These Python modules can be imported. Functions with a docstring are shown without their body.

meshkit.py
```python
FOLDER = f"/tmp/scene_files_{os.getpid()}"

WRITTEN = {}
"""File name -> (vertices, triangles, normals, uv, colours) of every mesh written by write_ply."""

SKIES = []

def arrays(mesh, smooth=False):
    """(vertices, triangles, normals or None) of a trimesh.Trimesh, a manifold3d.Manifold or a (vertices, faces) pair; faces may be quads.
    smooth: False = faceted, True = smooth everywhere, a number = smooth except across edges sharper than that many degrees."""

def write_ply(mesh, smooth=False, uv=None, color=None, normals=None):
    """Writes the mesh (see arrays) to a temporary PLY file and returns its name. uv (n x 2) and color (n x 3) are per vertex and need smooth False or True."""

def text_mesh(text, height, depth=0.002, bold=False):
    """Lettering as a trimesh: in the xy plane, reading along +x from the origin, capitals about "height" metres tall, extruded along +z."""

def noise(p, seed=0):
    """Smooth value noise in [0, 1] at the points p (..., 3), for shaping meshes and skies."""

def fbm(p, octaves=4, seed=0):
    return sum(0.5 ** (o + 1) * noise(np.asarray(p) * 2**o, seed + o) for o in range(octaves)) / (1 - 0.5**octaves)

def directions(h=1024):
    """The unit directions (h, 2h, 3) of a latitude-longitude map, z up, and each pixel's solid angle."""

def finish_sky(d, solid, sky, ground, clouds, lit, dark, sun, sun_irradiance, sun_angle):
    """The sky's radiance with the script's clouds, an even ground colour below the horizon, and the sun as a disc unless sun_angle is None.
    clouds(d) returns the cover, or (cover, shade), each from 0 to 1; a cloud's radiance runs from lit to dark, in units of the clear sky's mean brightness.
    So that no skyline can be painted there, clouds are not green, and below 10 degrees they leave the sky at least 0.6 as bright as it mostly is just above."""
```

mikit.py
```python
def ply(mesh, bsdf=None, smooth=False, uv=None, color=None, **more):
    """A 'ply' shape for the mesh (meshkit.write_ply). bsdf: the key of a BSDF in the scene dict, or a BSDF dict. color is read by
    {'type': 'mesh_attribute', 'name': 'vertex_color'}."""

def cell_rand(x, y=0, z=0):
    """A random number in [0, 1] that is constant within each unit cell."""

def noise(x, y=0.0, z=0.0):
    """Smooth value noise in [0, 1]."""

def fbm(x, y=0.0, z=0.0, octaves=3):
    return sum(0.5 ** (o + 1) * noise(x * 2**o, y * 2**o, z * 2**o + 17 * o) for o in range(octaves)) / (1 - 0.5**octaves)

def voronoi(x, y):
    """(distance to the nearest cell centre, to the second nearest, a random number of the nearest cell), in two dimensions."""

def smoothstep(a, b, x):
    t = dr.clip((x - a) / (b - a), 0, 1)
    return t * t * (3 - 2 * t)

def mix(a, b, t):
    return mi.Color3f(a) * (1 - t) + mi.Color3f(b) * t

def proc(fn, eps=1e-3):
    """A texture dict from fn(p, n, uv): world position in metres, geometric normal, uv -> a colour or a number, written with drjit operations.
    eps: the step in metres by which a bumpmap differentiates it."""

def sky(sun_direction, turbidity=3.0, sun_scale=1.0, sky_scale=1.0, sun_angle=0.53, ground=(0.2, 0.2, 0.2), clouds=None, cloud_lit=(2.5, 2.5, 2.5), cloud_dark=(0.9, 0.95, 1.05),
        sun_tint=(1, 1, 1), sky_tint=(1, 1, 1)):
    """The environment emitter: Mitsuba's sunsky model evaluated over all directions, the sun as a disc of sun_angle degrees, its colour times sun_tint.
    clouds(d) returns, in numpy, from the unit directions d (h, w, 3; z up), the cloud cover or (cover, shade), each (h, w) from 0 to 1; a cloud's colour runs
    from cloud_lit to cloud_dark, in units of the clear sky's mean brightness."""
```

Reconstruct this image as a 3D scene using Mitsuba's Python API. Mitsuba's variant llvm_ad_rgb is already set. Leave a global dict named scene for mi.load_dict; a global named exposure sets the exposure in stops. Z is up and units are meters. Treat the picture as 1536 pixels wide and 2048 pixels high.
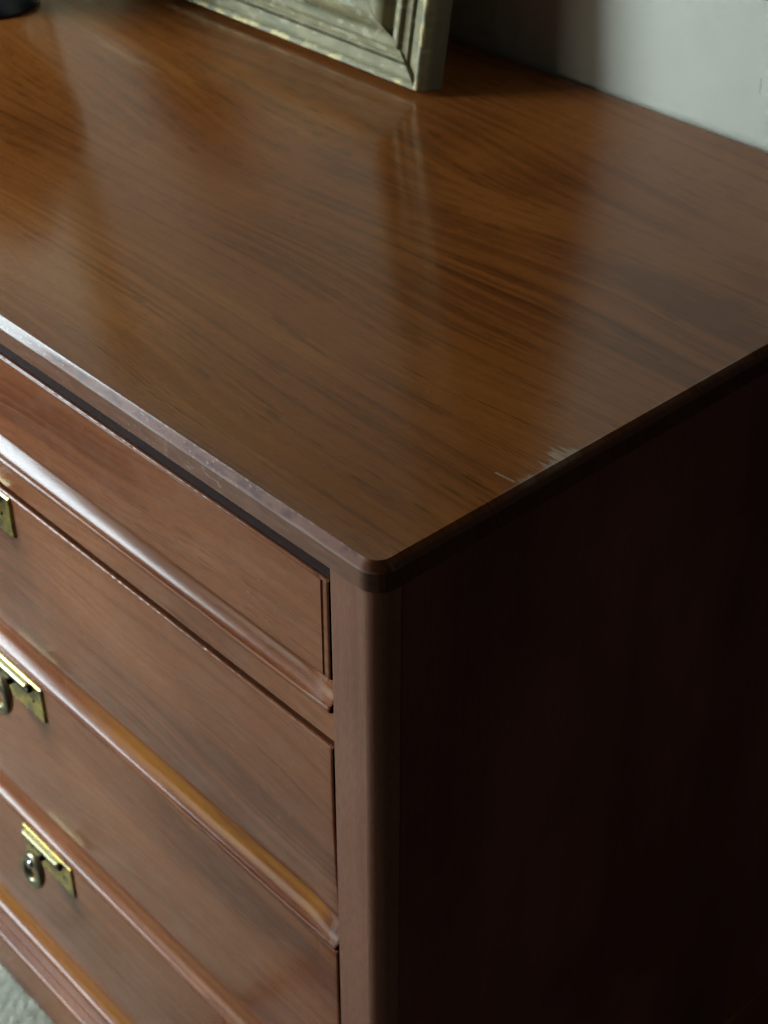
import math
import numpy as np, trimesh, shapely, drjit as dr
import mitsuba as mi, mikit, meshkit
from shapely.geometry import Polygon
from mikit import noise, fbm, smoothstep, mix

T = mi.ScalarTransform4f
scene, labels = {}, {}

# ------------------------------------------------------------------ camera, light, exposure
CAM = np.array([0.3814, -0.3496, 0.4015])
PITCH, YAW = math.radians(35.93), math.radians(47.17)
FWD = np.array([-math.sin(YAW) * math.cos(PITCH), math.cos(YAW) * math.cos(PITCH), -math.sin(PITCH)])
scene['camera'] = {'type': 'thinlens', 'fov': 35.24, 'fov_axis': 'y', 'near_clip': 0.01, 'far_clip': 50.0,
                   'aperture_radius': 0.0016, 'focus_distance': 0.665,
                   'to_world': T().look_at(origin=CAM.tolist(), target=(CAM + FWD).tolist(), up=[0, 0, 1])}
exposure = -0.3
# dim bounce of the darkened room
scene['room_bounce'] = {'type': 'constant', 'radiance': {'type': 'rgb', 'value': [0.030, 0.030, 0.030]}}
# one narrow window in the side wall, to the left in front of the chest
WIN = np.array([-1.16, -0.490, 0.27])
WIN_DIR = np.array([0.80, 0.60, 0.0])
WIN_W, WIN_H = 0.38, 1.00
scene['window__pane'] = {'type': 'rectangle',
                         'to_world': T().look_at(origin=WIN.tolist(), target=(WIN + WIN_DIR).tolist(), up=[0, 0, 1]) @ T().scale([WIN_W / 2, WIN_H / 2, 1]),
                         'emitter': {'type': 'area', 'radiance': {'type': 'rgb', 'value': [19.0, 23.0, 24.8]}}}

# unseen fill light added to lift the wall shadow, built as a dim window
WIN2, WIN2_DIR, WIN2_W = np.array([-1.45, -2.20, 0.36]), np.array([0.80, 0.60, 0.0]), 0.80
scene['window_001__pane'] = {'type': 'rectangle',
                             'to_world': T().look_at(origin=WIN2.tolist(), target=(WIN2 + WIN2_DIR).tolist(), up=[0, 0, 1]) @ T().scale([WIN2_W / 2, WIN_H / 2, 1]),
                             'emitter': {'type': 'area', 'radiance': {'type': 'rgb', 'value': [2.9, 2.9, 2.6]}}}

# ------------------------------------------------------------------ materials
F = mi.Float


def wood_fn(along, across, seed, dark, mid, light, ring=1.0, line=0.28, pores=0.2, fine_amt=0.3, broad_amt=1.0, extra=None):
    """Walnut: along, across = axis numbers of the grain and of the board's width."""
    third = 3 - along - across

    def fn(p, n, uv):
        q = (p.x, p.y, p.z)
        a, c = F(q[along]) + seed * 1.7, F(q[across]) + 0.35 * F(q[third]) + seed * 0.37
        wob = fbm(a * 2.2, c * 5.0, seed, octaves=3) - 0.5
        t = c + 0.055 * wob * ring
        broad = fbm(t * 16.0, a * 0.9, seed + 3, octaves=3)
        lines = 0.5 + 0.5 * dr.sin(2 * math.pi * (t * 62.0 + 1.6 * noise(a * 1.3, c * 9.0, seed + 5)))
        lines = dr.power(lines, 9.0) * smoothstep(0.35, 0.7, noise(a * 2.0, t * 30.0, seed + 7))
        fine = fbm(t * 330.0, a * 7.0, seed + 9, octaves=3)
        pore = smoothstep(0.66, 0.80, noise(t * 1500.0, a * 60.0, seed + 11)) * smoothstep(0.3, 0.6, noise(t * 90.0, a * 3.0, seed + 12))
        cloud = fbm(a * 9.0, c * 14.0, seed + 13, octaves=3)
        k = dr.clip(0.5 + broad_amt * (broad - 0.5) + fine_amt * (fine - 0.5) + 0.8 * (cloud - 0.5), 0, 1)
        col = mix(mix(dark, mid, smoothstep(0.1, 0.5, k)), light, smoothstep(0.5, 0.95, k))
        col = col * (0.90 + 0.20 * noise(c * 1700.0, a * 260.0, seed + 15))
        col = col * (1 - line * lines) * (1 - pores * pore)
        return extra(p, n, col) if extra else col
    return mikit.proc(fn)


def top_wear(p, n, col):
    x, y, z = F(p.x), F(p.y), F(p.z)
    # rubbed front edge: reddish wood bared along the rounding, whitish scuffs on its crest and lower down
    edge = smoothstep(0.0006, -0.0004, y)
    rub = smoothstep(0.25, 0.6, fbm(x * 130.0, z * 300.0, 3, octaves=3))
    up = smoothstep(-0.0045, -0.0030, z)
    red = mix([0.110, 0.027, 0.011], [0.200, 0.062, 0.027], rub)
    low = mix([0.17, 0.075, 0.046], [0.25, 0.13, 0.085], fbm(x * 90.0, z * 420.0, 8, octaves=3))
    up = up * smoothstep(-0.26, -0.15, x + 0.05 * noise(x * 40.0, z * 200.0, 2))
    col = mix(col, mix(low, red, up), edge)
    crest = dr.exp(-dr.square((y + 0.0002) / 0.00045)) * smoothstep(0.42, 0.62, fbm(x * 380.0, y * 900.0, 5, octaves=3)) * smoothstep(-0.002, -0.0005, z)
    col = mix(col, [0.36, 0.24, 0.17], 0.35 * crest)
    band = dr.exp(-dr.square((z + 0.0042 + 0.0007 * (noise(x * 70.0, 2.0) - 0.5)) / 0.0005)) * edge
    col = mix(col, [0.36, 0.24, 0.18], 0.35 * band * smoothstep(0.2, 0.55, noise(x * 45.0, 9.0)))
    nick = smoothstep(0.84, 0.90, noise(x * 420.0 + z * 300.0, z * 700.0, 4)) * edge * smoothstep(0.4, 0.55, noise(x * 30.0, 1.0, 4))
    col = mix(col, [0.45, 0.32, 0.25], 0.3 * nick)
    # frayed pale patch along the right edge
    env = dr.exp(-dr.square((y - 0.112) / 0.010)) + 0.45 * dr.exp(-dr.square((y - 0.089) / 0.005))
    reach = 0.0145 * env * dr.power(noise(y * 640.0, 3.0, 1), 1.3) + 0.002 * env
    strand = 0.35 + 0.65 * noise(y * 1900.0, x * 130.0, 7)
    pale = smoothstep(-0.0022, 0.0024, x + reach) * smoothstep(-0.003, -0.0008, z) * smoothstep(0.1, 0.4, env)
    col = mix(col, [0.42, 0.30, 0.215], 0.85 * pale * strand)
    gouge = smoothstep(0.0011, 0.0004, dr.abs(y - 0.0835 - 0.08 * (x + 0.008))) * smoothstep(-0.0145, -0.0125, x) * smoothstep(-0.0012, -0.004, x)
    col = mix(col, [0.38, 0.26, 0.18], 0.65 * gouge)
    rim = smoothstep(-0.0016, -0.0002, x) * smoothstep(0.0020, 0.0008, x) * smoothstep(0.25, 0.7, noise(y * 60.0, 6.0))
    col = mix(col, [0.26, 0.18, 0.14], 0.35 * rim)
    col = mix(col, [0.07, 0.03, 0.02], 0.8 * smoothstep(0.0012, 0.0028, x))  # right edge face painted dark, its shade put into the colour
    # hairline scratches and specks on the top
    s = dr.abs(noise(x * 7.0 + 40 * y, y * 9.0, 21) - 0.5)
    hair = smoothstep(0.004, 0.001, s) * smoothstep(0.62, 0.75, noise(x * 11.0, y * 13.0, 22))
    speck = smoothstep(0.925, 0.95, noise(x * 520.0, y * 520.0, 23)) * smoothstep(0.5, 0.7, noise(x * 12.0, y * 12.0, 24))
    return mix(col, [0.42, 0.30, 0.20], 0.2 * hair * (1 - edge) + 0.15 * speck)


def front_wear(p, n, col):
    x, y, z = F(p.x), F(p.y), F(p.z)
    # amber and brown tones inside the scoop, dusty bloom elsewhere
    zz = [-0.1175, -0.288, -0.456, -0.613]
    hues = [([0.15, 0.050, 0.014], 0.85, -9.0), ([0.36, 0.135, 0.018], 0.70, -0.34), ([0.22, 0.080, 0.030], 0.5, -9.0), ([0.36, 0.135, 0.020], 0.65, -9.0)]
    wear = smoothstep(0.2, 0.6, fbm(x * 22.0, z * 150.0, 31, octaves=3))
    scoop = F(0)
    for k, (z0, (hue, amount, start)) in enumerate(zip(zz, hues)):
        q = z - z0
        s1 = smoothstep(0.0205, 0.0165, q + 0.001 * (noise(x * 50.0, k) - 0.5)) * smoothstep(0.0030, 0.0075, q) * smoothstep(-0.048, -0.062, x + 0.008 * noise(z * 300.0, k))
        s1 = s1 * (smoothstep(start, start + 0.12, x) if start > -5 else 1)
        col = mix(col, hue, amount * s1 * (0.35 + 0.65 * wear))
        grime = (dr.exp(-dr.square((q - 0.0212) / 0.0017)) + 0.8 * dr.exp(-dr.square((q - 0.0008) / 0.0010))) * (0.4 + 0.5 * noise(x * 14.0, k + 40.0)) * smoothstep(-0.0425, -0.046, x)  # shade painted as dark lines at the cove top and lip underside
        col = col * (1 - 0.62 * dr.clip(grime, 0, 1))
        scoop = dr.maximum(scoop, s1)
    dust = scoop * 0 + smoothstep(-0.066, -0.050, x + 0.008 * (noise(z * 260.0, x * 90.0, 38) - 0.5)) * smoothstep(-0.0415, -0.0425, x)
    near = F(0)
    for z0 in zz[:3]:
        near = dr.maximum(near, smoothstep(0.021, 0.015, z - z0) * smoothstep(0.0, 0.003, z - z0))
    col = mix(col, [0.40, 0.38, 0.37], 0.22 * dust * near * smoothstep(0.3, 0.6, fbm(x * 180.0, z * 180.0, 39)))
    bloom = smoothstep(0.45, 0.75, fbm(x * 60.0, z * 120.0, 33, octaves=3)) * (1 - scoop)
    col = mix(col, [0.33, 0.22, 0.16], 0.09 * bloom)
    nick = smoothstep(0.93, 0.96, noise(x * 260.0 + z * 150.0, z * 330.0, 35)) * smoothstep(0.6, 0.7, noise(x * 20.0, z * 25.0, 36))
    return mix(col, [0.45, 0.30, 0.22], 0.25 * nick)


def principled(color, rough, **more):
    return {'type': 'principled', 'base_color': color, 'roughness': rough, **more}


def rgb(*v):
    return {'type': 'rgb', 'value': list(v)}


def top_rough(p, n, uv):
    x, y = F(p.x), F(p.y)
    return 0.145 + 0.08 * (fbm(x * 25.0, y * 25.0, 41, octaves=3) - 0.5) + smoothstep(0.0005, -0.001, y) * (0.02 + 0.34 * smoothstep(-0.24, -0.13, x))


scene['wood_top'] = {'type': 'bumpmap', 'arbitrary': mikit.proc(
    lambda p, n, uv: 0.000010 * fbm(F(p.y) * 420.0, F(p.x) * 14.0, 51, octaves=2) + 0.00004 * noise(F(p.x) * 22.0, F(p.y) * 26.0, 52), eps=4e-4),
    'bsdf': principled(wood_fn(0, 1, 1, [0.160, 0.044, 0.0105], [0.245, 0.074, 0.016], [0.325, 0.110, 0.026], ring=1.6, line=0.27, pores=0.30, fine_amt=0.60, broad_amt=0.40, extra=top_wear), mikit.proc(top_rough), specular=0.31)}
def front_bump(p, n, uv):
    x, z = F(p.x), F(p.z)
    return 0.00009 * fbm(x * 40.0, z * 120.0, 55, octaves=2) + 0.000010 * noise(x * 60.0, z * 1500.0, 56)


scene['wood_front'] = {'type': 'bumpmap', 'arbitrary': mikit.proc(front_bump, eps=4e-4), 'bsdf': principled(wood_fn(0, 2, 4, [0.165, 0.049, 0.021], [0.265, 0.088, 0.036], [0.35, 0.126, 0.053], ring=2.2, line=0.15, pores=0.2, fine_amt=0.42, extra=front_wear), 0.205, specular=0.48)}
scene['wood_post'] = principled(wood_fn(2, 0, 6, [0.140, 0.054, 0.033], [0.225, 0.096, 0.058], [0.29, 0.13, 0.08], ring=0.6, line=0.12, pores=0.12), 0.42, specular=0.5)
scene['wood_side'] = principled(wood_fn(2, 1, 9, [0.12, 0.043, 0.035], [0.19, 0.066, 0.050], [0.28, 0.094, 0.068], line=0.0, pores=0.1, fine_amt=0.1), 0.32, specular=0.5)
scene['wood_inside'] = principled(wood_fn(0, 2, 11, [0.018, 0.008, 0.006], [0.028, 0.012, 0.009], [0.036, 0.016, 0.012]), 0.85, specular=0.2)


def brass_col(p, n, uv):
    x, y, z = F(p.x), F(p.y), F(p.z)
    t = fbm(x * 120.0, y * 120.0 + 5, z * 120.0, octaves=3)
    spot = smoothstep(0.66, 0.80, noise(x * 700.0, y * 700.0, z * 700.0))
    return mix(mix([0.90, 0.70, 0.22], [0.46, 0.40, 0.22], smoothstep(0.40, 0.62, t)), [0.16, 0.13, 0.07], 0.6 * spot)


scene['brass'] = principled(mikit.proc(brass_col), 0.34, metallic=1.0)
scene['dark_brass'] = principled(rgb(0.30, 0.27, 0.18), 0.30, metallic=0.9)
scene['pale_brass'] = principled(rgb(0.66, 0.60, 0.33), 0.38, metallic=0.85)
scene['steel'] = principled(rgb(0.75, 0.76, 0.72), 0.22, metallic=1.0)
scene['iron'] = principled(rgb(0.03, 0.027, 0.022), 0.5, metallic=0.5)


def wall_col(p, n, uv):
    x, z = F(p.x), F(p.z)
    t = fbm(x * 9.0, z * 9.0, 61, octaves=3)
    col = mix([0.535, 0.525, 0.44], [0.585, 0.57, 0.475], t)
    crack = smoothstep(0.0007, 0.0002, dr.abs(x + 0.1555 + 0.0006 * noise(z * 400.0, 1.0))) * smoothstep(0.0305, 0.033, z) * smoothstep(0.0425, 0.041, z)
    return mix(col, [0.16, 0.17, 0.16], 0.5 * crack)


def wall_bump(p, n, uv):
    x, z = F(p.x), F(p.z)
    b = 0.0006 * fbm(x * 75.0, z * 60.0, 63, octaves=3)
    r = smoothstep(0.52, 0.68, fbm(x * 90.0 + 3, z * 70.0, 65, octaves=2)) * smoothstep(0.4, 0.62, noise(x * 16.0, z * 11.0, 67))
    return b + 0.0011 * r + 0.00015 * noise(x * 600.0, z * 600.0, 68)


scene['wall_paint'] = {'type': 'bumpmap', 'arbitrary': mikit.proc(wall_bump, eps=4e-4), 'bsdf': {'type': 'diffuse', 'reflectance': mikit.proc(wall_col)}}


def carpet_col(p, n, uv):
    x, y = F(p.x), F(p.y)
    t = fbm(x * 45.0, y * 45.0, 71, octaves=4)
    s = noise(x * 700.0, y * 700.0, 73)
    return mix([0.27, 0.27, 0.21], [0.48, 0.475, 0.39], dr.clip(0.5 + 1.7 * (t - 0.5) + 0.4 * (s - 0.5), 0, 1))


scene['carpet'] = {'type': 'bumpmap', 'arbitrary': mikit.proc(lambda p, n, uv: 0.004 * fbm(F(p.x) * 160.0, F(p.y) * 160.0, 75, octaves=3)), 'bsdf': {'type': 'diffuse', 'reflectance': mikit.proc(carpet_col)}}

scene['floor_boards'] = principled(wood_fn(0, 1, 14, [0.03, 0.017, 0.012], [0.05, 0.028, 0.018], [0.07, 0.04, 0.025]), 0.4)
LEAN = math.radians(9.0)
FX0, FX1, FY, FZ = -0.892, -0.3507, 0.3809, 0.0     # the frame's left, right, and the line its back rests on


def frame_col(p, n, uv):
    x, y, z = F(p.x), F(p.y), F(p.z)
    v = (y - FY) * math.sin(LEAN) + (z - FZ) * math.cos(LEAN)
    w = -(y - FY) * math.cos(LEAN) + (z - FZ) * math.sin(LEAN)
    d = dr.minimum(v, dr.minimum(FX1 - x, x - FX0))
    t = fbm(x * 70.0, v * 70.0, w * 70.0, octaves=3)
    col = mix([0.19, 0.166, 0.084], [0.255, 0.223, 0.118], smoothstep(0.3, 0.7, t))
    streak = fbm(x * 60.0 + v * 300.0, v * 60.0 - x * 20.0, 83, octaves=3)
    col = mix(col, [0.14, 0.14, 0.085], 0.6 * smoothstep(0.55, 0.75, streak))
    vm = d * 1000.0
    dirt = dr.maximum(dr.exp(-dr.square((vm - 14.0) / 1.0)), dr.maximum(dr.exp(-dr.square((vm - 21.8) / 0.8)), dr.exp(-dr.square((vm - 30.2) / 1.6)))) * (0.5 + 0.5 * noise(x * 50.0, v * 50.0, 5.0))
    col = col * (1 - 0.6 * dirt * smoothstep(0.012, 0.015, w))  # shade of the grooves and steps painted as dark bands
    lip = smoothstep(0.0048, 0.0030, d + 0.0012 * (noise(x * 300.0, v * 300.0, 4.0) - 0.5)) * smoothstep(0.021, 0.0225, w)
    worn = smoothstep(0.42, 0.56, fbm(x * 95.0, v * 95.0, 85, octaves=2))
    col = mix(col, mix([0.34, 0.31, 0.21], [0.72, 0.60, 0.32], worn), lip)
    spot = smoothstep(0.74, 0.80, noise(x * 170.0, v * 260.0, 87))
    col = mix(col, [0.45, 0.42, 0.30], 0.4 * spot * smoothstep(0.010, 0.016, w))
    side = smoothstep(0.019, 0.010, w)
    return mix(col, [0.12, 0.095, 0.06], 0.9 * side * smoothstep(0.004, 0.001, d))


scene['frame_gilt'] = principled(mikit.proc(frame_col), 0.55, specular=0.25)


def canvas_col(p, n, uv):
    x, z = F(p.x), F(p.z)
    return mix([0.20, 0.20, 0.15], [0.30, 0.29, 0.22], fbm(x * 14.0, z * 10.0, 91, octaves=3))


scene['canvas_paint'] = principled(mikit.proc(canvas_col), 0.6, specular=0.3)
scene['glaze_navy'] = principled(rgb(0.008, 0.013, 0.026), 0.25, specular=0.45)
scene['white_wood'] = principled(rgb(0.6, 0.6, 0.58), 0.5)


# ------------------------------------------------------------------ helpers
def add(key, mesh, bsdf, smooth=35, **more):
    scene[key] = mikit.ply(mesh, bsdf, smooth=smooth, **more)
    return key


def box(x0, x1, y0, y1, z0, z1, r=0.0008):
    """A box with chamfered edges."""
    m = trimesh.creation.box(extents=[1, 1, 1])
    c, h = np.array([x0 + x1, y0 + y1, z0 + z1]) / 2, np.array([x1 - x0, y1 - y0, z1 - z0]) / 2
    pts = []
    for s in np.ndindex(2, 2, 2):
        s = np.array(s) * 2 - 1
        for k in range(3):
            o = h.copy() - r
            o[k] = h[k]
            pts.append(c + s * o)
    return trimesh.convex.convex_hull(np.array(pts))


def prism(poly, z0, z1):
    m = trimesh.creation.extrude_polygon(poly, z1 - z0, engine='earcut')
    m.apply_translation([0, 0, z0])
    return m


def lathe(profile, sections=64):
    return trimesh.creation.revolve(np.array(profile), sections=sections)


def rounded_rect(x0, x1, y0, y1, r, n=10):
    pts = []
    for cx, cy, a0 in ((x1 - r, y0 + r, -90), (x1 - r, y1 - r, 0), (x0 + r, y1 - r, 90), (x0 + r, y0 + r, 180)):
        for k in range(n + 1):
            a = math.radians(a0 + 90 * k / n)
            pts.append((cx + r * math.cos(a), cy + r * math.sin(a)))
    return np.array(pts)


def loft(loops, cap=True):
    """Quads between closed loops of equal length (outside seen counter-clockwise when the loops go down); fans close the ends."""
    n = len(loops[0])
    v = np.vstack(loops)
    f = []
    for k in range(len(loops) - 1):
        for i in range(n):
            a, b = k * n + i, k * n + (i + 1) % n
            f += [[a, a + n, b + n], [a, b + n, b]]
    if cap:
        v = np.vstack([v, loops[0].mean(0), loops[-1].mean(0)])
        for i in range(n):
            j = (i + 1) % n
            f.append([len(v) - 2, i, j])
            f.append([len(v) - 1, (len(loops) - 1) * n + j, (len(loops) - 1) * n + i])
    m = trimesh.Trimesh(v, np.array(f), process=False)
    return m


# ------------------------------------------------------------------ setting: carpet and wall
FLOOR = -0.690
m = trimesh.Trimesh([[-4, -4, FLOOR - 0.012], [3, -4, FLOOR - 0.012], [3, 2.5, FLOOR - 0.012], [-4, 2.5, FLOOR - 0.012]], [[0, 1, 2], [0, 2, 3]], process=False)
add('floor', m, 'floor_boards', smooth=False)  # dark floor added out of view to soak up bounce light
labels['floor'] = {'label': 'dark floor to the right of the chest of drawers', 'kind': 'structure'}
add('carpet_rug', box(-2.6, -0.30, -1.9, 0.25, FLOOR - 0.0115, FLOOR, 0.003), 'carpet', smooth=False)  # right edge cut short to limit bounce on post and side
labels['carpet_rug'] = {'label': 'pale grey green carpet showing at the bottom left below the chest', 'category': 'carpet'}
# added doorway gap, out of view, keeps wall bounce off the chest side
m = trimesh.util.concatenate([box(-4, 0.02, 0.46, 0.56, FLOOR, FLOOR + 2.6, 0.004), box(0.95, 3, 0.46, 0.56, FLOOR, FLOOR + 2.6, 0.004), box(0.0205, 0.9495, 0.461, 0.559, FLOOR + 2.03, FLOOR + 2.6, 0.004)])
add('wall', m, 'wall_paint', smooth=False)
labels['wall'] = {'label': 'pale grey green plaster wall behind the chest of drawers', 'kind': 'structure'}

# frames round the bright window pane and the added fill light
for key, at, way, w in (('window', WIN, WIN_DIR, WIN_W), ('window_001', WIN2, WIN2_DIR, WIN2_W)):
    bars = [box(-w / 2 - .06, w / 2 + .06, WIN_H / 2 + .003, WIN_H / 2 + .06, -.04, .03), box(-w / 2 - .06, w / 2 + .06, -WIN_H / 2 - .06, -WIN_H / 2 - .003, -.04, .03),
            box(-w / 2 - .06, -w / 2 - .003, -WIN_H / 2, WIN_H / 2, -.04, .028), box(w / 2 + .003, w / 2 + .06, -WIN_H / 2, WIN_H / 2, -.04, .028)]
    add(key + '__frame', trimesh.util.concatenate(bars), 'white_wood', smooth=False, to_world=T().look_at(origin=at.tolist(), target=(at + way).tolist(), up=[0, 0, 1]))
labels['window'] = {'label': 'bright daylight window to the left in front of the chest of drawers', 'kind': 'structure'}
labels['window_001'] = {'label': 'dim shaded window further to the front than the bright one', 'kind': 'structure'}

# ------------------------------------------------------------------ chest of drawers
D = 'chest_of_drawers'
labels[D] = {'label': 'glossy reddish walnut chest of drawers with scooped drawer lips and worn top edge', 'category': 'chest of drawers'}
XL = -1.00
Y0 = 0.010                      # the plane of the drawer fronts
BACK = 0.4545
# top slab with rounded upper edge
TH, RB = 0.0148, 0.0039
loops = []
for d, z in [(0, 0)] + [(0.0004, -0.0003), (0.0010, -0.0010), (0.0017, -0.0020), (0.0024, -0.0030), (0.0031, -0.0039), (0.0036, -0.0047)] + [(RB, -TH + 0.0008), (RB - 0.0008, -TH)]:
    r = rounded_rect(XL - d, 0 + d, 0 - d, BACK + d, 0.0075 + d, 12)
    loops.append(np.column_stack([r, np.full(len(r), z)]))
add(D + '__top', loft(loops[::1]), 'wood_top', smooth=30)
labels[D + '__top'] = {'label': 'polished walnut top with rubbed front edge and pale fraying on its right edge'}

# corner posts: a flat strip that rolls round into the side
RP, XS = 0.0115, -0.0075
arc = [(XS - RP + RP * math.sin(a), Y0 - 0.0005 + RP - RP * math.cos(a)) for a in np.linspace(0, math.pi / 2, 20)]
post = Polygon([(-0.0413, Y0 + RP), (-0.0413, Y0 + 0.0003), (-0.0405, Y0 - 0.0005)] + arc)
pm = prism(post, -0.6425, -TH - 0.0002)
add(D + '__corner_post', pm, 'wood_post', smooth=40)
lm = pm.copy()
lm.vertices[:, 0] = XL - lm.vertices[:, 0]
lm.invert()
add(D + '__corner_post_001', lm, 'wood_post', smooth=40)
# sides, carcase, rails, plinth
add(D + '__side_panel', box(XS - 0.018, XS - 0.0001, Y0 + RP + 0.0002, 0.455, -0.6425, -TH - 0.0003), 'wood_side', smooth=False)
add(D + '__side_panel_001', box(XL - XS + 0.0003, XL - XS + 0.018, Y0 + RP + 0.0002, 0.455, -0.6425, -TH - 0.0003), 'wood_side', smooth=False)
XA, XB = XL + 0.0413, -0.0413
add(D + '__carcase', box(XA + 0.004, XB - 0.004, 0.0405, 0.4545, -0.6425, -TH - 0.0004), 'wood_inside', smooth=False)
add(D + '__rail', box(XA, XB, Y0 + 0.0016, 0.0402, -0.1378, -0.1192, 0.0009), 'wood_front', smooth=False)
add(D + '__top_rail', box(XA, XB, 0.0124, 0.0402, -0.0441, -TH - 0.0004, 0.0004), 'wood_inside', smooth=False)
add(D + '__rail_001', box(XA, XB, Y0 + 0.003, 0.0402, -0.6424, -0.6165, 0.0009), 'wood_front', smooth=False)
PL = 0.0045
loops = []
for d, z in [(0, -0.643)] + [(0.003 * math.sin(a), -0.646 + 0.003 * math.cos(a)) for a in np.linspace(0.3, math.pi / 2, 5)] + [(0.003, FLOOR - 0.0118)]:
    r = rounded_rect(XL - XS - d, XS + d - 0.0005, PL + 0.003 - d, 0.4545, 0.010 + d, 8)
    loops.append(np.column_stack([r, np.full(len(r), z)]))
add(D + '__plinth', loft(loops), 'wood_front', smooth=30)

# drawers: one profile each, run along x in many sections so that the edges can be chipped and uneven
XR = -0.0432
XD = XL - XR


def drawer_profile(zt, zb, raised):
    """(y, z) from the top back corner down the front to the bottom back corner; zb is the lip's underside."""
    P = [(0.038, zt - 0.0060), (0.0120, zt - 0.0060), (0.0120, zt - 0.0002), (Y0 + 0.0012, zt), (Y0 + 0.0003, zt - 0.0003), (Y0, zt - 0.0012)]
    yl = Y0 - 0.0015
    if raised:
        P += [(Y0, zb + 0.0215), (Y0 + 0.0006, zb + 0.0205), (Y0 + 0.0034, zb + 0.0185), (Y0 + 0.0062, zb + 0.0155)]
        deep, zc = 0.0072, 0.0130
    else:
        for k in np.linspace(0, 1, 9)[1:]:
            P.append((Y0 + 0.0042 * k ** 2.6, zt - 0.0012 + (zb + 0.026 - zt + 0.0012) * k))
        P += [(Y0 + 0.0053, zb + 0.0225), (Y0 + 0.0063, zb + 0.0190), (Y0 + 0.0069, zb + 0.0165)]
        deep, zc = 0.0071, 0.0148
    ks = np.linspace(0, 1, 16)                              # the ramp: quickly turned outwards, flat for most of its way, level at the lip
    ang = np.radians(np.interp(ks, [0, 0.42, 0.85, 1], [9, 38, 58, 80]))
    sy, sz = np.cumsum(np.sin(ang)), np.cumsum(np.cos(ang))
    for k in range(16):
        P.append((Y0 + deep - (deep + 0.0009) * (sy[k] - sy[0]) / (sy[-1] - sy[0]), zb + zc - (zc - 0.0042) * (sz[k] - sz[0]) / (sz[-1] - sz[0])))
    for a in np.linspace(30, 180, 9):                       # the rounded nose of the lip
        P.append((yl + 0.0017 - 0.0017 * math.sin(math.radians(a)) * 1.0, zb + 0.0018 + 0.0018 * math.cos(math.radians(a)) * 1.1))
    P += [(Y0 + 0.006, zb - 0.0004), (0.038, zb - 0.0004)]
    return np.array(P)


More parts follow.
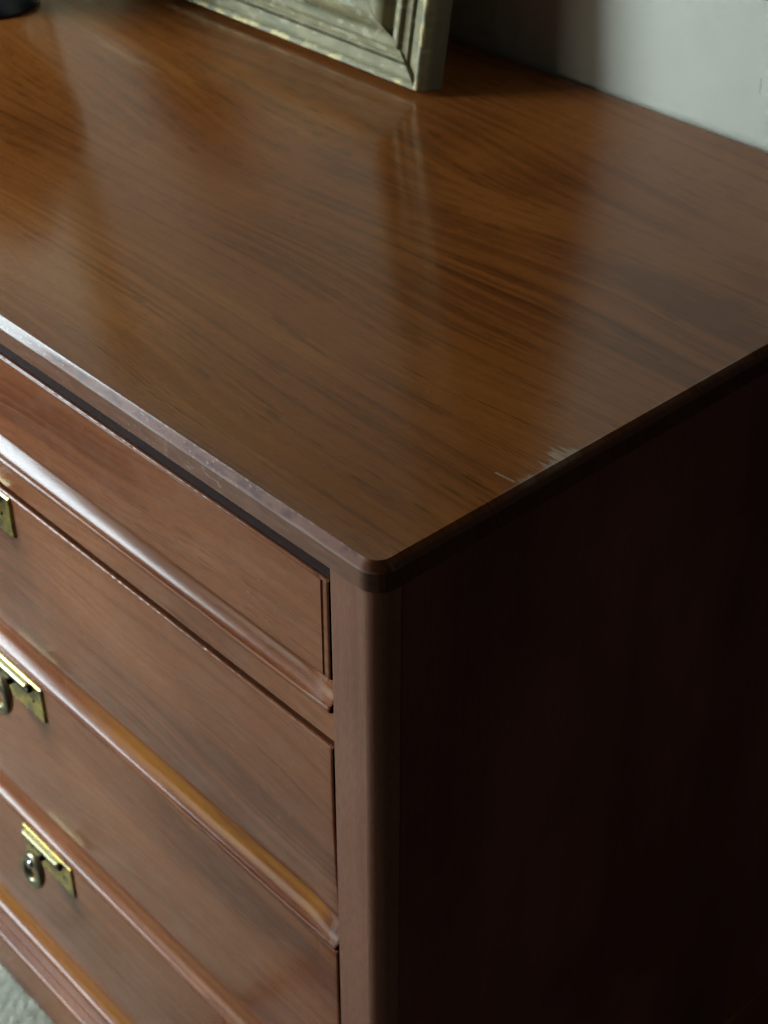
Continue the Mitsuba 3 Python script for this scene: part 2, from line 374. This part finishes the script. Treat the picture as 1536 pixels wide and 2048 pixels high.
def drawer_front(zt, zb, raised, seed):
    P = drawer_profile(zt, zb, raised)
    rng = np.random.default_rng(seed)
    xs = np.concatenate([[XD, -0.9, -0.7], np.arange(-0.62, XR - 0.004, 0.0018), [XR - 0.0015, XR - 0.0008, XR - 0.0003, XR]])
    n, secs = len(P), []
    for i, x in enumerate(xs):
        Q = P.copy()
        e = max(0.0, 1 - (XR - x) / 0.0015)
        front = np.arange(3, n - 2)
        b = min(1.0, max(0.0, (x - (XR - 0.03)) / 0.029))
        b = 0.25 * b * b * (3 - 2 * b)
        Q[front, 0] += b * (Y0 - Q[front, 0])
        Q[front, 0] += 0.0006 * e * e
        if x > -0.62:
            chip = 0.00035 * rng.random() + (0.0005 * rng.random() if rng.random() < 0.07 else 0)
            Q[3:6, 1] -= chip * np.array([0.4, 1.0, 1.0])
            Q[5, 0] += 0.3 * chip
            wob = 0.0004 * (meshkit.fbm(np.array([x * 40, seed, 0.0]), 3) - 0.5)
            Q[n - 12:n - 2, 0] += wob
        secs.append(np.column_stack([np.full(n, x), Q]))
    m = loft(secs, cap=False)
    v, f = np.array(m.vertices), np.array(m.faces)
    poly = Polygon(P)
    from mapbox_earcut import triangulate_float64 as tri
    t = tri(secs[-1][:, 1:].astype(float), np.array([n], np.uint32)).reshape(-1, 3)
    base = (len(xs) - 1) * n
    m = trimesh.Trimesh(v, np.vstack([f, base + t, t[:, ::-1]]), process=False)
    k = np.argmin(np.abs(m.triangles_center - [-0.3, Y0, zt - 0.02]).sum(1))
    if m.face_normals[k][1] > 0:
        m.invert()
    return m


DRAWERS = [(-0.0394, -0.1180, True), (-0.1408, -0.2890, False), (-0.2905, -0.4570, False), (-0.4585, -0.6140, False)]
names = []
for i, (zt, zb, raised) in enumerate(DRAWERS):
    key = D + '__drawer' + ('' if i == 0 else f'_{i:03d}')
    names.append(key)
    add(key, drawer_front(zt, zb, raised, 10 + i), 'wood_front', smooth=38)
labels[names[0]] = {'label': 'shallow top drawer with a raised bevelled panel and no visible pull'}
# the raised panel of the top drawer
zt, zb, _ = DRAWERS[0]
loops = []
for d, y in [(0.0009, Y0 - 0.0006), (0.0006, Y0 - 0.00055), (0.0, Y0 - 0.0001), (0.0, Y0 + 0.001)]:
    x0, x1, z0, z1 = XD + 0.0035 + d, XR - 0.0036 - d, zb + 0.0222 + d * 0.35, zt - 0.0006 - d * 0.5
    loops.append(np.array([(x0, y, z0), (x1, y, z0), (x1, y, z1), (x0, y, z1)]))
m = loft(loops)
m.fix_normals()
add(names[0] + '__raised_panel', m, 'wood_front', smooth=False)

# ------------------------------------------------------------------ brass pulls


def ring_mesh():
    """A drop ring, thick and slightly flattened, hanging in the plane of the drawer front."""
    m = trimesh.creation.torus(major_radius=0.0100, minor_radius=0.0036, major_sections=40, minor_sections=16)
    m.apply_transform(trimesh.transformations.rotation_matrix(math.pi / 2, [1, 0, 0]))
    m.vertices[:, 1] *= 0.85
    m.vertices[:, 2] *= 1.08
    return m


for i, key in list(enumerate(names))[1:]:
    zt = DRAWERS[i][0]
    for j, xr in enumerate([-0.3262, -0.6118]):
        suffix = '' if j == 0 else '_001'
        x0, x1, zc = xr - 0.062, xr, zt - 0.0015
        add(key + '__back_plate' + suffix, box(x0, x1, Y0 - 0.0016, Y0 + 0.0006, zc - 0.0290, zc, 0.0009), 'brass', smooth=False)
        xm = (x0 + x1) / 2 - 0.0033
        # a bright strip along the top, a dark hinge slot under it, and a pin that carries the ring
        add(key + '__top_strip' + suffix, box(xm - 0.0225, xm + 0.0225, Y0 - 0.0060, Y0 - 0.0017, zc - 0.0036, zc - 0.0006, 0.0009), 'pale_brass', smooth=False)
        hinge = box(xm - 0.0218, xm + 0.0240, Y0 - 0.0050, Y0 - 0.0017, zc - 0.0078, zc - 0.0038, 0.0010)
        pin = trimesh.creation.cylinder(radius=0.0026, segment=[[xm + 0.003, Y0 - 0.0018, zc - 0.0085], [xm + 0.003, Y0 - 0.0135, zc - 0.0085]], sections=20)
        add(key + '__hinge' + suffix, trimesh.util.concatenate([hinge, pin]), 'iron', smooth=30)
        knob = trimesh.creation.icosphere(subdivisions=3, radius=0.0034)
        knob.apply_translation([xm + 0.003, Y0 - 0.0142, zc - 0.0082])
        add(key + '__pin_head' + suffix, knob, 'steel', smooth=True)
        r = ring_mesh()
        r.apply_transform(trimesh.transformations.rotation_matrix(math.radians(-8), [1, 0, 0], [0, 0, 0.0098]))
        r.apply_translation([xm + 0.0015, Y0 - 0.0118, zc - 0.0172])
        add(key + '__ring' + suffix, r, 'dark_brass', smooth=True)
        for q, (nx, nz) in enumerate([(x1 - 0.0105, zc - 0.0150), (x0 + 0.0105, zc - 0.0150)]):
            nail = trimesh.creation.icosphere(subdivisions=2, radius=0.0013)
            nail.vertices[:, 1] *= 0.45
            nail.apply_translation([nx, Y0 - 0.0017, nz])
            k = 2 * j + q
            add(key + '__nail' + ('' if k == 0 else f'_{k:03d}'), nail, 'iron', smooth=True)

# ------------------------------------------------------------------ picture frame, leaning back on the wall
FR = 'picture_frame'
labels[FR] = {'label': 'old grey green moulded picture frame with chipped cream edge leaning on the wall', 'category': 'picture frame'}
FH = 0.494
MM = [(0, 0), (0, 17), (0.15, 21.5), (1.0, 23.6), (2.2, 24.0), (3.6, 23.2), (4.3, 21.6), (6.5, 20.0), (9.5, 19.4), (12.6, 19.2), (13.3, 16.6), (14.2, 16.2), (14.9, 19.3), (15.7, 20.3), (16.7, 20.2),
      (17.2, 19.4), (20.5, 20.2), (21.6, 20.5), (22.0, 22.3), (22.9, 23.4), (24.5, 23.7), (27.0, 23.0), (29.0, 21.6), (29.6, 20.9), (31.0, 21.6), (33.0, 24.2), (34.8, 27.0), (37.5, 29.2), (41.0, 30.4),
      (45.0, 30.2), (49.0, 28.4), (52.5, 25.2), (54.5, 22.0), (55.2, 20.2), (57.5, 19.4), (59.5, 18.0), (61.0, 14.0), (61.2, 0)]
PROF = np.array(MM) / 1000.0


def to_frame(u, v, w):
    """Frame coordinates (along, up its face, out of its face) to the world."""
    return np.column_stack([u, FY + v * math.sin(LEAN) - w * math.cos(LEAN), FZ + v * math.cos(LEAN) + w * math.sin(LEAN)])


def moulding(a, b, place, steps, gap=0.00035):
    v, w = PROF[:, 0], PROF[:, 1]
    rng = np.random.default_rng(int(1000 * (b - a)))
    secs = []
    for t in np.linspace(0, 1, steps):
        s0, s1 = a + v + gap, b - v - gap
        vv = v.copy()
        ww = w.copy()
        ww[2:6] -= 0.0005 * rng.random() + (0.0010 * rng.random() if rng.random() < 0.2 else 0)
        s = s0 + (s1 - s0) * t
        secs.append(place(s, vv, ww))
    m = loft(secs, cap=True)
    m.merge_vertices()
    m.fix_normals()
    return m


W_, H_ = FX1 - FX0, FH
add(FR + '__bottom_rail', moulding(0, W_, lambda s, v, w: to_frame(FX0 + s, v, w), 160), 'frame_gilt', smooth=25)
add(FR + '__right_stile', moulding(0, H_, lambda s, v, w: to_frame(FX1 - v, s, w), 160), 'frame_gilt', smooth=25)
add(FR + '__left_stile', moulding(0, H_, lambda s, v, w: to_frame(FX0 + v, s, w), 40), 'frame_gilt', smooth=25)
add(FR + '__top_rail', moulding(0, W_, lambda s, v, w: to_frame(FX0 + s, H_ - v, w), 40), 'frame_gilt', smooth=25)
c = 0.0605
u, v = np.array([FX0 + c, FX1 - c, FX1 - c, FX0 + c]), np.array([c, c, H_ - c, H_ - c])
m = loft([to_frame(u, v, np.full(4, 0.0120)), to_frame(u, v, np.full(4, 0.0040))])
m.fix_normals()
add(FR + '__canvas', m, 'canvas_paint', smooth=False)

# ------------------------------------------------------------------ footed vase in the far corner
V = 'vase'
prof = [(0.0, 0.0), (0.038, 0.0), (0.0405, 0.0015), (0.0405, 0.004), (0.037, 0.007), (0.030, 0.014), (0.027, 0.021), (0.029, 0.029), (0.042, 0.045), (0.056, 0.066), (0.064, 0.092), (0.064, 0.116), (0.055, 0.140),
        (0.038, 0.158), (0.030, 0.168), (0.031, 0.180), (0.034, 0.184), (0.030, 0.185), (0.026, 0.178), (0.026, 0.168), (0.0, 0.160)]
m = lathe(prof, 72)
m = trimesh.Trimesh(m.vertices, m.faces)
m.apply_translation([-0.706, 0.250, 0.0])
add(V, m, 'glaze_navy', smooth=50)
labels[V] = {'label': 'dark navy glazed footed vase at the far left of the polished top', 'category': 'vase'}
